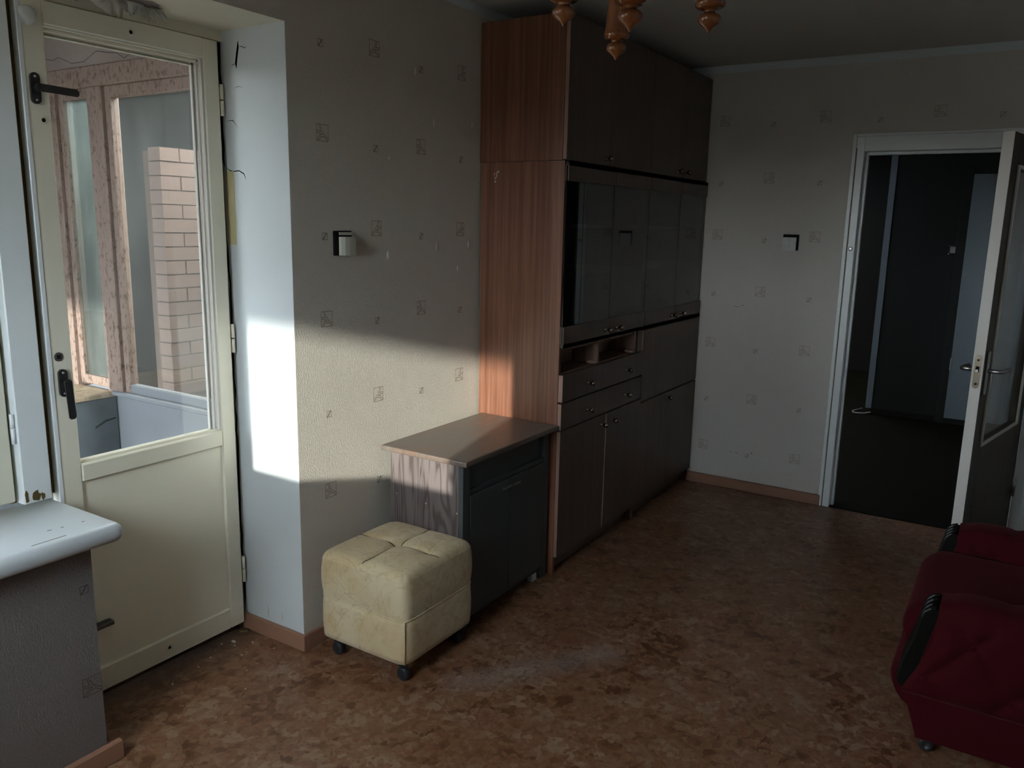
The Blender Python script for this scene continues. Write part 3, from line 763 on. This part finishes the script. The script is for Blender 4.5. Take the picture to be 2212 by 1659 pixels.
# ------------------------------------------------------------------ wall unit: two tall cabinets and two top cabinets
XF = .436   # front of carcass panels
DF = .455   # front of doors
def knob(bm, y, z):
    lathe(bm, [(.011, 0), (.011, .0025), (.0055, .006), (.005, .016), (.010, .021), (.0135, .028), (.0125, .035), (.007, .039), (0, .040)], Tm((DF, y, z), RX), 18)
    return bm
def add_knob(par, y, z): return mk('knob', knob(B(), y, z), 'brass', par)
def door(par, nm, y0, y1, z0, z1, dx=0.0):
    o = mk(nm, box(B(), XF+.001, DF+dx, y0+.0015, y1-.0015, z0+.0015, z1-.0015, .0012), ['front'], par)
    mk('edge_band', box(B(), XF+.0015, DF-.0012+dx, y0+.0008, y0+.0016, z0+.003, z1-.003), 'edge', o)
    return o
UA0, UA1, UB1 = 1.110, 1.990, 2.846
def glass_door(par, y0, y1, ky):
    o = mk('glass_door', box(B(), XF+.007, XF+.012, y0+.0012, y1-.0012, 1.056, 1.845), 'cabglass', par)
    for nm, z0, z1 in (('bottom_rail', 1.054, 1.148), ('top_rail', 1.766, 1.846)):
        bm = B(); box(bm, XF+.0125, DF, y0+.002, y1-.002, z0, z1, .001); box(bm, XF+.001, XF+.0065, y0+.002, y1-.002, z0, z1, .001)
        box(bm, XF+.001, DF, y0+.002, y1-.002, z0 if z0 < 1.5 else z1-.02, z0+.02 if z0 < 1.5 else z1, .001)
        r_ = mk(nm, bm, 'front', o)
    bm = B(); knob(bm, ky, 1.098); mk('knob', bm, 'brass', o)
    return o
def carcass(t, y0, y1, side):
    mk('side_panel', box(B(), .012, XF, y0, y0+.018, 0, 1.848, .0008), side, t)
    mk('side_panel', box(B(), .012, XF, y1-.018, y1, 0, 1.848, .0008), 'inside', t)
    mk('top_panel', box(B(), .014, XF-.002, y0+.018, y1-.018, 1.828, 1.846), 'inside', t)
    mk('bottom_panel', box(B(), .014, XF-.002, y0+.018, y1-.018, .085, .103), 'inside', t)
    mk('back_panel', box(B(), .012, .018, y0+.018, y1-.018, .085, 1.828), 'inside', t)
    mk('plinth', box(B(), .385, .40, y0+.018, y1-.018, 0, .085), 'front', t)
    for z in (1.045, 1.37, 1.58):
        mk('shelf', box(B(), .018, XF-.03 if z > 1.1 else XF-.004, y0+.018, y1-.018, z-.008, z+.008), 'inside', t)
ta = thing('tall_cabinet', 'tall wood veneer cabinet with open slots and drawers nearest the dresser', 'cabinet', (.22, 1.55, 0))
carcass(ta, UA0, UA1, 'side')
ym = 1.574
for a, b, k in ((UA0, ym, ym-.055), (ym, UA1, ym+.062)):
    o = door(ta, 'door', a, b, .085, .682, .0035 if a == ym else 0.0); add_knob(o, k, .634)
glass_door(ta, UA0, ym, ym-.020-.03); glass_door(ta, ym, UA1, ym+.072)
for z0, z1 in ((.685, .808), (.812, .938)):
    o = door(ta, 'drawer', UA0, UA1, z0, z1, .004 if z0 > .8 else .001)
    for y in (1.36, 1.785): add_knob(o, y, (z0+z1)/2-.008)
# two empty drawer slots above the drawers
mk('slot_floor', box(B(), .05, XF-.004, UA0+.018, UA1-.018, .930, .942), 'inside', ta)
mk('slot_back', box(B(), .30, .31, UA0+.018, UA1-.018, .942, 1.037), 'inside', ta)
for y in (1.468, 1.895):
    o = mk('slot_divider', box(B(), .31, XF+.010, y, y+.018, .942, 1.052, .001), 'inside', ta)
    mk('runner_block', box(B(), XF-.03, XF+.016, y-.030, y-.001, .944, .955, .002), 'edge', o)
mk('slot_front_stile', box(B(), XF-.004, XF+.012, 1.93, UA1-.001, .942, 1.052, .001), 'front', ta)
# torn remains of a sticker on the side panel
bm = B()
for pts in ([(0, 0), (.008, .014), (.004, .018)], [(.006, -.012), (.016, -.004), (.020, .012), (.016, .012), (.012, -.002), (.004, -.008)],
            [(.014, .012), (.030, .020), (.026, .026), (.016, .018)], [(.004, -.020), (.012, -.016), (.012, -.024), (.006, -.026)]):
    prism(bm, [(.078+p[0], 1.786+p[1]) for p in pts], 'y', UA0-.0008, UA0-.0001)
mk('sticker_remains', bm, 'chip', ta)
tb = thing('tall_cabinet', 'tall wood veneer cabinet with drop flap in the far corner of the room', 'cabinet', (.22, 2.42, 0))
carcass(tb, UA1+.0015, UB1, 'inside')
yb = 2.430
for a, b, k in ((UA1+.0015, yb, yb-.065), (yb, UB1, None)):
    o = door(tb, 'door', a, b, .085, .655)
    if k: add_knob(o, k, .626)
o = door(tb, 'flap', UA1+.0015, UB1, .660, 1.050)
mk('screw', lathe(B(), [(.004, 0), (.004, .002), (0, .003)], Tm((DF, 2.06, 1.025), RX), 10), 'brass', o)
glass_door(tb, UA1+.0015, yb, yb-.065); glass_door(tb, yb, UB1, yb+.072)
DT = XF-.014
def top_cab(lab, y0, y1, side, kn):
    t = thing('top_cabinet', lab, 'cabinet', (.22, (y0+y1)/2, 1.8495))
    mk('side_panel', box(B(), .004, DT, y0, y0+.018, 1.8495, 2.43), side, t)
    mk('side_panel', box(B(), .004, DT, y1-.018, y1, 1.8495, 2.43), 'inside', t)
    mk('top_panel', box(B(), .004, DT, y0+.018, y1-.018, 2.412, 2.43), 'inside', t)
    mk('bottom_panel', box(B(), .004, DT, y0+.018, y1-.018, 1.8495, 1.8675), 'inside', t)
    mk('back_panel', box(B(), .004, .010, y0+.018, y1-.018, 1.8675, 2.412), 'inside', t)
    ymid = (y0+y1)/2+.02
    for a, b, k in ((y0, ymid, kn[0]), (ymid, y1, kn[1])):
        o = mk('door', box(B(), DT+.002, DT+.020, a+.0015, b-.0015, 1.852, 2.428, .001), 'front', t)
        mk('edge_band', box(B(), DT+.0025, DT+.0188, a+.0006, a+.0016, 1.855, 2.425), 'edge', o)
        if k:
            bm = B(); knob(bm, k, 1.882); bmesh.ops.translate(bm, verts=bm.verts, vec=(DT+.020-DF, 0, 0)); mk('knob', bm, 'brass', o)
    return t
top_cab('top cupboard with two plain doors standing above the drawer cabinet', UA0, UA1-.001, 'side', (1.478, None))
top_cab('top cupboard with two plain doors above the far corner cabinet', UA1+.0005, UB1, 'inside', (2.359, 2.478))

# ------------------------------------------------------------------ dark dresser against the cabinet side
dr = thing('dresser', 'dark stained low wooden cupboard with worn top beside the wall unit', 'cupboard', (.23, .76, 0))
DX = .412; D0, D1 = .432, 1.088
mk('top_board', box(B(), .030, .452, .398, 1.107, .690, .712, .006, 2), 'dresstop', dr)
mk('side_panel', box(B(), .055, DX-.0185, D0, D0+.020, .0, .690, .0015), 'dresser', dr)
mk('side_panel', box(B(), .055, DX-.0185, D1-.020, D1, .0, .690, .0015), 'dresser', dr)
mk('back_panel', box(B(), .055, .065, D0+.020, D1-.020, .03, .690), 'dressfront', dr)
mk('front_stile', box(B(), DX-.018, DX+.002, D0, D0+.045, .0, .690, .0015), 'dressfront', dr)
mk('front_stile', box(B(), DX-.018, DX+.002, D1-.045, D1, .0, .690, .0015), 'dressfront', dr)
mk('fascia', box(B(), DX-.030, DX-.014, D0+.045, D1-.045, .575, .690), 'dressfront', dr)
mk('fascia_ledge', box(B(), DX-.030, DX+.001, D0+.045, D1-.045, .556, .575, .002), 'dressfront', dr)
mk('bottom_rail', box(B(), DX-.03, DX-.012, D0+.045, D1-.045, .035, .062), 'dressfront', dr)
yc = (D0+D1)/2
for a, b, k in ((D0+.047, yc-.001, -1), (yc+.001, D1-.047, 1)):
    o = mk('door', box(B(), DX-.016, DX+.004, a, b, .062, .553, .002), 'dressfront', dr)
    ky = yc+k*.032
    bm = B(); box(bm, DX+.004, DX+.024, ky-.026, ky+.026, .522, .530, .002); box(bm, DX+.004, DX+.007, ky-.026, ky+.026, .512, .530, .001)
    lathe(bm, [(.004, 0), (.004, .003), (0, .004)], Tm((DX+.007, ky, .516), RX), 8)
    mk('pull_handle', bm, 'metal', o)
for (x, z) in ((.085, .512), (.235, .500), (.385, .490)):
    mk('screw', lathe(B(), [(.004, 0), (.0035, .001), (0, .0015)], Tm((x, D0, z), RNY), 10), 'metal', dr)
mk('foot_glide', box(B(), DX-.035, DX-.008, .985, 1.025, 0, .034, .003), 'whiteplastic', dr, label='pale plastic foot glide')

# ------------------------------------------------------------------ beige ottoman on casters
OX0, OX1, OY0, OY1 = .072, .474, .014, .424
ot = thing('ottoman', 'beige marbled velour cube ottoman on casters beside the white reveal', 'ottoman', ((OX0+OX1)/2, (OY0+OY1)/2, 0))
HX, HY = (OX1-OX0)/2, (OY1-OY0)/2
def sq_pt(a, hx, hy, p=14.0):
    c, s = math.cos(a), math.sin(a)
    k = (abs(c)**p+abs(s)**p)**(-1/p)
    return c*k*hx, s*k*hy
def wall_band(z0, z1, bulge, n=96, m=9, inset0=0.0):
    bm = B(); rows = []
    for j in range(m):
        t = j/(m-1); z = z0+(z1-z0)*t; b = bulge*math.sin(PI*t)-inset0*(1 if j in (0, m-1) else 0)
        row = []
        for i in range(n):
            x, y = sq_pt(2*PI*i/n, HX+b, HY+b)
            row.append(bm.verts.new((x, y, z)))
        rows.append(row)
    for a, b in zip(rows, rows[1:]):
        for i in range(n):
            f = bm.faces.new((a[i], a[(i+1) % n], b[(i+1) % n], b[i])); f.smooth = True
    return bm, rows
bm, rows = wall_band(.078, .235, .003); bm.faces.new(rows[0][::-1]); bm.faces.new(rows[-1])
mk('lower_cover', bm, 'beige', ot, local=True)
# hem piping at the seam, with a narrow welt
bm = B()
pts = [sq_pt(2*PI*i/96, HX+.001, HY+.001) for i in range(97)]
tube(bm, [(p[0]*.996, p[1]*.996, .238) for p in pts], .0028, 6); mk('welt', bm, 'beige', ot, local=True)
# upper cushion: side band and tufted top in one mesh
bm, rows = wall_band(.241, .383, .005, 96, 8)
N = 41
def topz(u, v):
    ex = min(1, (1-abs(u))/.16); ey = min(1, (1-abs(v))/.16)
    z = .383+.024*math.sqrt(max(0, 1-(1-ex)**2))*math.sqrt(max(0, 1-(1-ey)**2))+.012*(1-u*u)*(1-v*v)
    fade = lambda w: max(0, 1-(abs(w)/.93)**6)
    z -= .0105*math.exp(-(u/.045)**2)*fade(v)*(1 if abs(v) < .96 else 0)
    z -= .0105*math.exp(-(v/.045)**2)*fade(u)
    z += .006*(math.sin(PI*abs(u))*math.sin(PI*abs(v)))
    z -= .020*math.exp(-(u*u+v*v)/.016)
    # a crumpled fold near the right-hand edge
    z -= .004*math.exp(-((u-.70+.10*math.sin(v*2.2))/.022)**2)*max(0, 1-abs(v-.1)/.8)
    return z
K = 121
def disc(u, v):   # square -> superellipse so the top closes on the band
    mx = max(abs(u), abs(v))
    if mx < 1e-6: return 0, 0
    a = math.atan2(v, u); x, y = sq_pt(a, HX, HY)
    return x*mx, y*mx
V = [[None]*K for _ in range(K)]
for i in range(K):
    for j in range(K):
        u, v = -1+2*i/(K-1), -1+2*j/(K-1); x, y = disc(u, v)
        V[i][j] = bm.verts.new((x, y, topz(u, v)))
for i in range(K-1):
    for j in range(K-1):
        f = bm.faces.new((V[i][j], V[i+1][j], V[i+1][j+1], V[i][j+1])); f.smooth = True
mk('cushion', bm, 'beige', ot, local=True)
mk('button', lathe(B(), [(.012, -.002), (.011, .003), (0, .005)], Tm((0, 0, topz(0, 0)+.001)), 14), 'beige', ot, local=True)
bm = B()
tube(bm, [(u*HX*.95, 0, topz(u*.95, 0)+.0022) for u in [-1+i/20 for i in range(41)]], .0013, 5)
tube(bm, [(0, u*HY*.95, topz(0, u*.95)+.0022) for u in [-1+i/20 for i in range(41)]], .0013, 5)
mk('seam', bm, 'seamdark', ot, local=True)
bm = B(); tube(bm, [(HX-.006, -HY+.006, .08), (HX-.004, -HY+.004, .15), (HX-.006, -HY+.006, .236)], .002, 6)
mk('corner_seam', bm, 'beige', ot, local=True)
for sx in (-1, 1):
    for sy in (-1, 1):
        x, y = sx*(HX-.045), sy*(HY-.045)
        c = mk('caster', lathe(B(), [(.010, .030), (.016, .050), (.022, .056), (.024, .076), (.012, .079)], Tm((x, y, 0)), 14), 'rubber', ot, local=True)
        bm = B(); lathe(bm, [(.0, -.013), (.021, -.013), (.0245, -.010), (.0245, .010), (.021, .013), (.0, .013)], Tm((x+.008, y-.006, .0245)) @ Matrix.Rotation(PI/2, 4, 'X'), 18)
        mk('wheel', bm, 'rubber', c, local=True)

# ------------------------------------------------------------------ red armchair (only its front reaches into the frame)
AY0, AY1 = .62, 1.50
ac = thing('armchair', 'dark red velvet tufted armchair with black wooden arm fronts', 'armchair', (2.35, 1.06, 0))
def arm_x(z):    # front slope of the arm upholstery
    t = max(0, min(1, (z-.20)/.24))
    return 1.946+.074*math.sin(t*PI/2)**1.1
def tuft(x, z):
    # diamond pattern of buttons
    a = (x-2.118)/.115; b = (z-.392)/.135
    p = a+b; q = a-b
    f = lambda w: abs(((w+1) % 2)-1)          # 0 at crease lines p,q even
    c = min(f(p), f(q))
    h = .026*(1-math.exp(-c*4.5))
    return h
def make_arm(y0, y1, flip):
    th = y1-y0; t = .05
    pf = []        # section (y,z): outer bottom -> top -> inner bottom
    n1, n2, n3 = 26, 10, 14
    zt, zb = .495, .195
    yo, yi = (y0, y1) if not flip else (y1, y0)
    sg = 1 if not flip else -1
    r = .045
    for i in range(n1): pf.append((yo, zb+(zt-r-zb)*i/(n1-1), 0))
    for i in range(1, n2+1):
        a = PI-PI/2*i/n2; pf.append((yo+sg*(r+r*math.cos(a)), zt-r+r*math.sin(a), 1))
    for i in range(1, n2+1):
        a = PI/2-PI/2*i/n2; pf.append((yi-sg*(r-r*math.cos(a)), zt-r+r*math.sin(a), 1))
    for i in range(1, n3): pf.append((yi, zt-r-(zt-r-.30)*i/(n3-1), 2))
    bm = B(); NX = 60; V = []
    for (y, z, k) in pf:
        row = []
        for i in range(NX):
            x0 = arm_x(z); x = x0+(2.80-x0)*(i/(NX-1))**1.3
            h = tuft(x, z)*min(1, (x-x0)/.05)
            zz = z; yy = y
            if k == 0: yy = y-sg*h*min(1, (z-zb)/.03)
            elif k == 2: yy = y+sg*h*.8
            else: zz = z+.012*math.sin(min(1, (x-x0)/.4)*PI/2)+h*.5
            row.append(bm.verts.new((x, yy, zz)))
        V.append(row)
    for a, b in zip(V, V[1:]):
        for i in range(NX-1):
            f = bm.faces.new((a[i], a[i+1], b[i+1], b[i])); f.smooth = True
    bm.faces.new([r_[0] for r_ in V]); bm.faces.new([r_[-1] for r_ in V][::-1])
    bm.faces.new([v for v in V[0]][::-1]+[v for v in V[-1]])
    bmesh.ops.recalc_face_normals(bm, faces=bm.faces)
    a_ = mk('arm', bm, 'velvet', ac)
    # buttons on the outward face
    for m_ in range(-1, 3):
        for n_ in range(-1, 2):
            a, b = m_+n_, m_-n_
            x, z = 2.118+.115*a, .392+.135*b
            if z < .24 or z > .44 or x < 2.0 or x > 2.7: continue
            mk('button', lathe(B(), [(.010, 0), (.009, .004), (0, .006)], Tm((x, yo-sg*.001, z), RNY if not flip else Matrix.Rotation(-PI/2, 4, 'X')), 12), 'velvet', a_)
    # base board of the arm, set back
    bm = B(); prism(bm, [(1.958, .178), (1.955, .195), (2.80, .195), (2.80, .05), (2.000, .05), (1.985, .10)], 'y', y0+.008, y1-.008)
    mk('base_panel', bm, 'velvet', ac)
    # black wooden front, S-curved , with four grooves round the curl
    zs = [.475-.0117*i for i in range(24)]
    cl = [(arm_x(z)+.004, z) for z in zs]
    KO = [(.478, 2.012), (.472, 1.996), (.460, 1.985), (.440, 1.978), (.41, 1.972), (.37, 1.964), (.33, 1.953), (.29, 1.942), (.25, 1.935), (.225, 1.934), (.208, 1.940)]
    out = [(x, z) for z, x in KO]
    w0, w1 = y0+.012, y1-.012
    bm = B()
    prism(bm, cl+out[::-1], 'y', w0, w1, True)
    for f in bm.faces:
        if len(f.verts) > 4: f.smooth = False
    wd_ = mk('arm_front', bm, 'bwoodm', ac, label='black carved wooden arm front')
    bm = B()
    for k in range(4):
        yy = w0+.008+(w1-w0-.016)*k/3
        tube(bm, [(x, yy, z) for x, z in [(o_[0]-.0005, o_[1]+.0005) for o_ in out]], .0075, 8)
    mk('carved_reed', bm, 'bwood', wd_)
make_arm(AY0, AY0+.15, False)
make_arm(AY1-.15, AY1, True)
# seat cushion with rolled front and a lower front roll
def roll(y0, y1, pf, nm, mat='velvet'):
    bm = B(); NY = 14; V = []
    for j in range(NY):
        v = j/(NY-1); e = min(1, min(v, 1-v)*6+.55)
        y = y0+(y1-y0)*v
        row = [bm.verts.new((x if x > 2.4 else 2.4+(x-2.4)*(.93+.07*e), y, z0+(z-z0)*(.94+.06*e))) for x, z, z0 in pf]
        V.append(row)
    n = len(pf)
    for a, b in zip(V, V[1:]):
        for i in range(n):
            f = bm.faces.new((a[i], a[(i+1) % n], b[(i+1) % n], b[i])); f.smooth = True
    bm.faces.new(V[0]); bm.faces.new(V[-1][::-1])
    bmesh.ops.recalc_face_normals(bm, faces=bm.faces)
    return mk(nm, bm, mat, ac)
seat = [(2.60, .25, .3), (2.60, .415, .3), (2.3, .422, .3)]
for i in range(13):
    a = PI/2+PI*i/12; seat.append((1.995+.083*math.cos(a), .335+.086*math.sin(a), .3))
roll(AY0+.152, AY1-.152, seat, 'seat_cushion')
low = [(2.60, .06, .15), (2.60, .245, .15)]
for i in range(11):
    a = PI/2+PI*i/10; low.append((1.965+.070*math.cos(a), .155+.090*math.sin(a), .15))
roll(AY0+.152, AY1-.152, low, 'front_roll')
bm = B(); box(bm, 2.55, 2.84, AY0+.152, AY1-.152, .20, .92, .07, 4)
for f in bm.faces: f.smooth = True
mk('backrest', bm, 'velvet', ac)
mk('underframe', box(B(), 2.02, 2.78, AY0+.03, AY1-.03, .042, .07), 'bwood', ac)
for sx in (2.03, 2.74):
    for sy in (AY0+.055, AY1-.055):
        c = mk('caster', lathe(B(), [(.024, .036), (.024, .048)], Tm((sx, sy, 0)), 14), 'rubber', ac)
        bm = B(); lathe(bm, [(0, -.012), (.018, -.012), (.021, -.009), (.021, .009), (.018, .012), (.010, .0125), (.009, .010), (0, .010)], Tm((sx, sy-.012, .021)) @ Matrix.Rotation(PI/2, 4, 'X'), 20)
        mk('wheel', bm, 'rubber', c)

# ------------------------------------------------------------------ chandelier
CX, CY = 1.183, .07
cl_ = thing('chandelier', 'turned varnished orange wood chandelier with three arms hanging from the ceiling', 'chandelier', (CX, CY, ZC))
def cr_prof(P, k=4):
    P = [P[0]]+list(P)+[P[-1]]; O = []
    for a, b, c, d in zip(P, P[1:], P[2:], P[3:]):
        for i in range(k):
            t = i/k
            O.append(tuple(max(0, .5*(2*b[j]+(c[j]-a[j])*t+(2*a[j]-5*b[j]+4*c[j]-d[j])*t*t+(3*b[j]-a[j]-3*c[j]+d[j])*t**3)) for j in (0, 1)))
    return O+[P[-1]]
def fin(z0, s=1.0):   # turned pendant from its tip at z0 upwards: tip, bulb, neck, rim
    P = [(0, 0), (.003, .001), (.005, .006), (.012, .013), (.022, .020), (.0275, .027), (.0285, .034), (.024, .041), (.016, .0445), (.0135, .049),
         (.017, .053), (.028, .056), (.0345, .061), (.0368, .067), (.0345, .074)]
    return cr_prof([(r*s, z0+h*s) for r, h in P])
z0 = 2.072
P = fin(z0, 1.18)
bm = B(); lathe(bm, P+[(.034, z0+.092), (.030, z0+.15), (.018, z0+.165), (.014, z0+.175), (.022, z0+.19), (.026, z0+.21), (.020, z0+.235), (.012, z0+.26), (.012, ZC-.05)], Tm((CX, CY, 0)), 28)
mk('column', bm, 'lampwood', cl_)
mk('ceiling_rose', lathe(B(), [(.0, ZC-.055), (.03, ZC-.05), (.058, ZC-.025), (.062, ZC-.0005), (.0, ZC-.0005)], Tm((CX, CY, 0)), 28), 'lampwood', cl_)
for (tx, ty) in ((1.049, .275), (1.108, -.142), (1.391, .077)):
    ax, ay = tx-CX, ty-CY
    bm = B(); tz = 2.05
    lathe(bm, fin(tz)+[(.033, tz+.085), (.0245, tz+.165), (.026, tz+.170), (.0265, tz+.176), (.020, tz+.180), (.018, tz+.195)], Tm((tx, ty, 0)), 26)
    a_ = mk('arm_cup', bm, 'lampwood', cl_)
    bm = B(); tube(bm, [(CX+ax*t, CY+ay*t, z) for t, z in ((.08, z0+.115), (.25, z0+.125), (.42, z0+.10), (.60, z0+.09), (.80, z0+.11), (1.0, tz+.155))], [.012, .011, .0105, .0105, .011, .012], 12)
    mk('arm', bm, 'lampwood', cl_)
    mk('lamp_shade', lathe(B(), [(.020, tz+.195), (.045, tz+.215), (.058, tz+.25), (.055, tz+.29), (.068, tz+.315), (.066, tz+.315), (.052, tz+.29), (.054, tz+.25), (.042, tz+.219), (.0, tz+.200)], Tm((tx, ty, 0)), 26), 'lampglass', a_)

# ------------------------------------------------------------------ light switches
s1 = thing('light_switch', 'broken ivory light switch with half missing frame on the sunlit wall', 'switch', (0, .245, 1.50))
mk('frame', box(B(), .0005, .010, .192, .282, 1.458, 1.546, .002), 'black', s1)
bm = B(); box(bm, .0005, .014, .214, .279, 1.531, 1.5415, .001); mk('frame_remnant', bm, 'ivory', s1)
bm = B(); pts = [(.012, .212), (.022, .214), (.030, .226), (.031, .25), (.029, .282), (.012, .284)]
prism(bm, pts, 'z', 1.459, 1.525); mk('rocker', bm, 'ivory', s1)
mk('mounting_lip', box(B(), .0005, .012, .2835, .286, 1.459, 1.520), 'ivory', s1)
s2 = thing('light_switch', 'grey two-gang light switch with dark exposed edge beside the hall doorway', 'switch', (.962, YF, 1.51))
mk('frame', box(B(), .917, 1.004, YF-.010, YF-.0005, 1.468, 1.556, .002), 'black', s2)
for a, b in ((.919, .957), (.9585, .993)):
    bm = B(); prism(bm, [(YF-.010, 1.466), (YF-.022, 1.466), (YF-.028, 1.50), (YF-.022, 1.540), (YF-.010, 1.540)], 'x', a, b)
    mk('rocker', bm, 'whiteplastic', s2)

# ------------------------------------------------------------------ paint chips on the floor by the balcony door
random.seed(31)
chips = [(-.262, -.112, .013), (-.20, -.075, .005), (-.235, -.13, .004), (-.16, -.16, .004), (-.24, -.235, .004), (-.22, -.30, .004),
         (-.10, -.06, .003), (-.285, -.15, .004), (-.06, -.22, .003), (-.20, -.42, .005), (.03, -.30, .003), (.10, -.16, .003)]
for i, (x, y, s) in enumerate(chips):
    bm = B(); k = random.randint(5, 7)
    prism(bm, [(x+s*random.uniform(.6, 1.1)*math.cos(2*PI*a/k), y+s*random.uniform(.5, 1.0)*math.sin(2*PI*a/k)) for a in range(k)], 'z', .0003, .0022)
    o = mk('paint_chip', bm, 'chip', None)
    o['label'] = 'largest white paint chip on the floor before the balcony door' if i == 0 else 'tiny white paint crumb on the floor near the balcony door'
    o['category'] = 'chip'
    if i: o['group'] = 'paint crumbs by the balcony door'

bpy.context.view_layer.update()
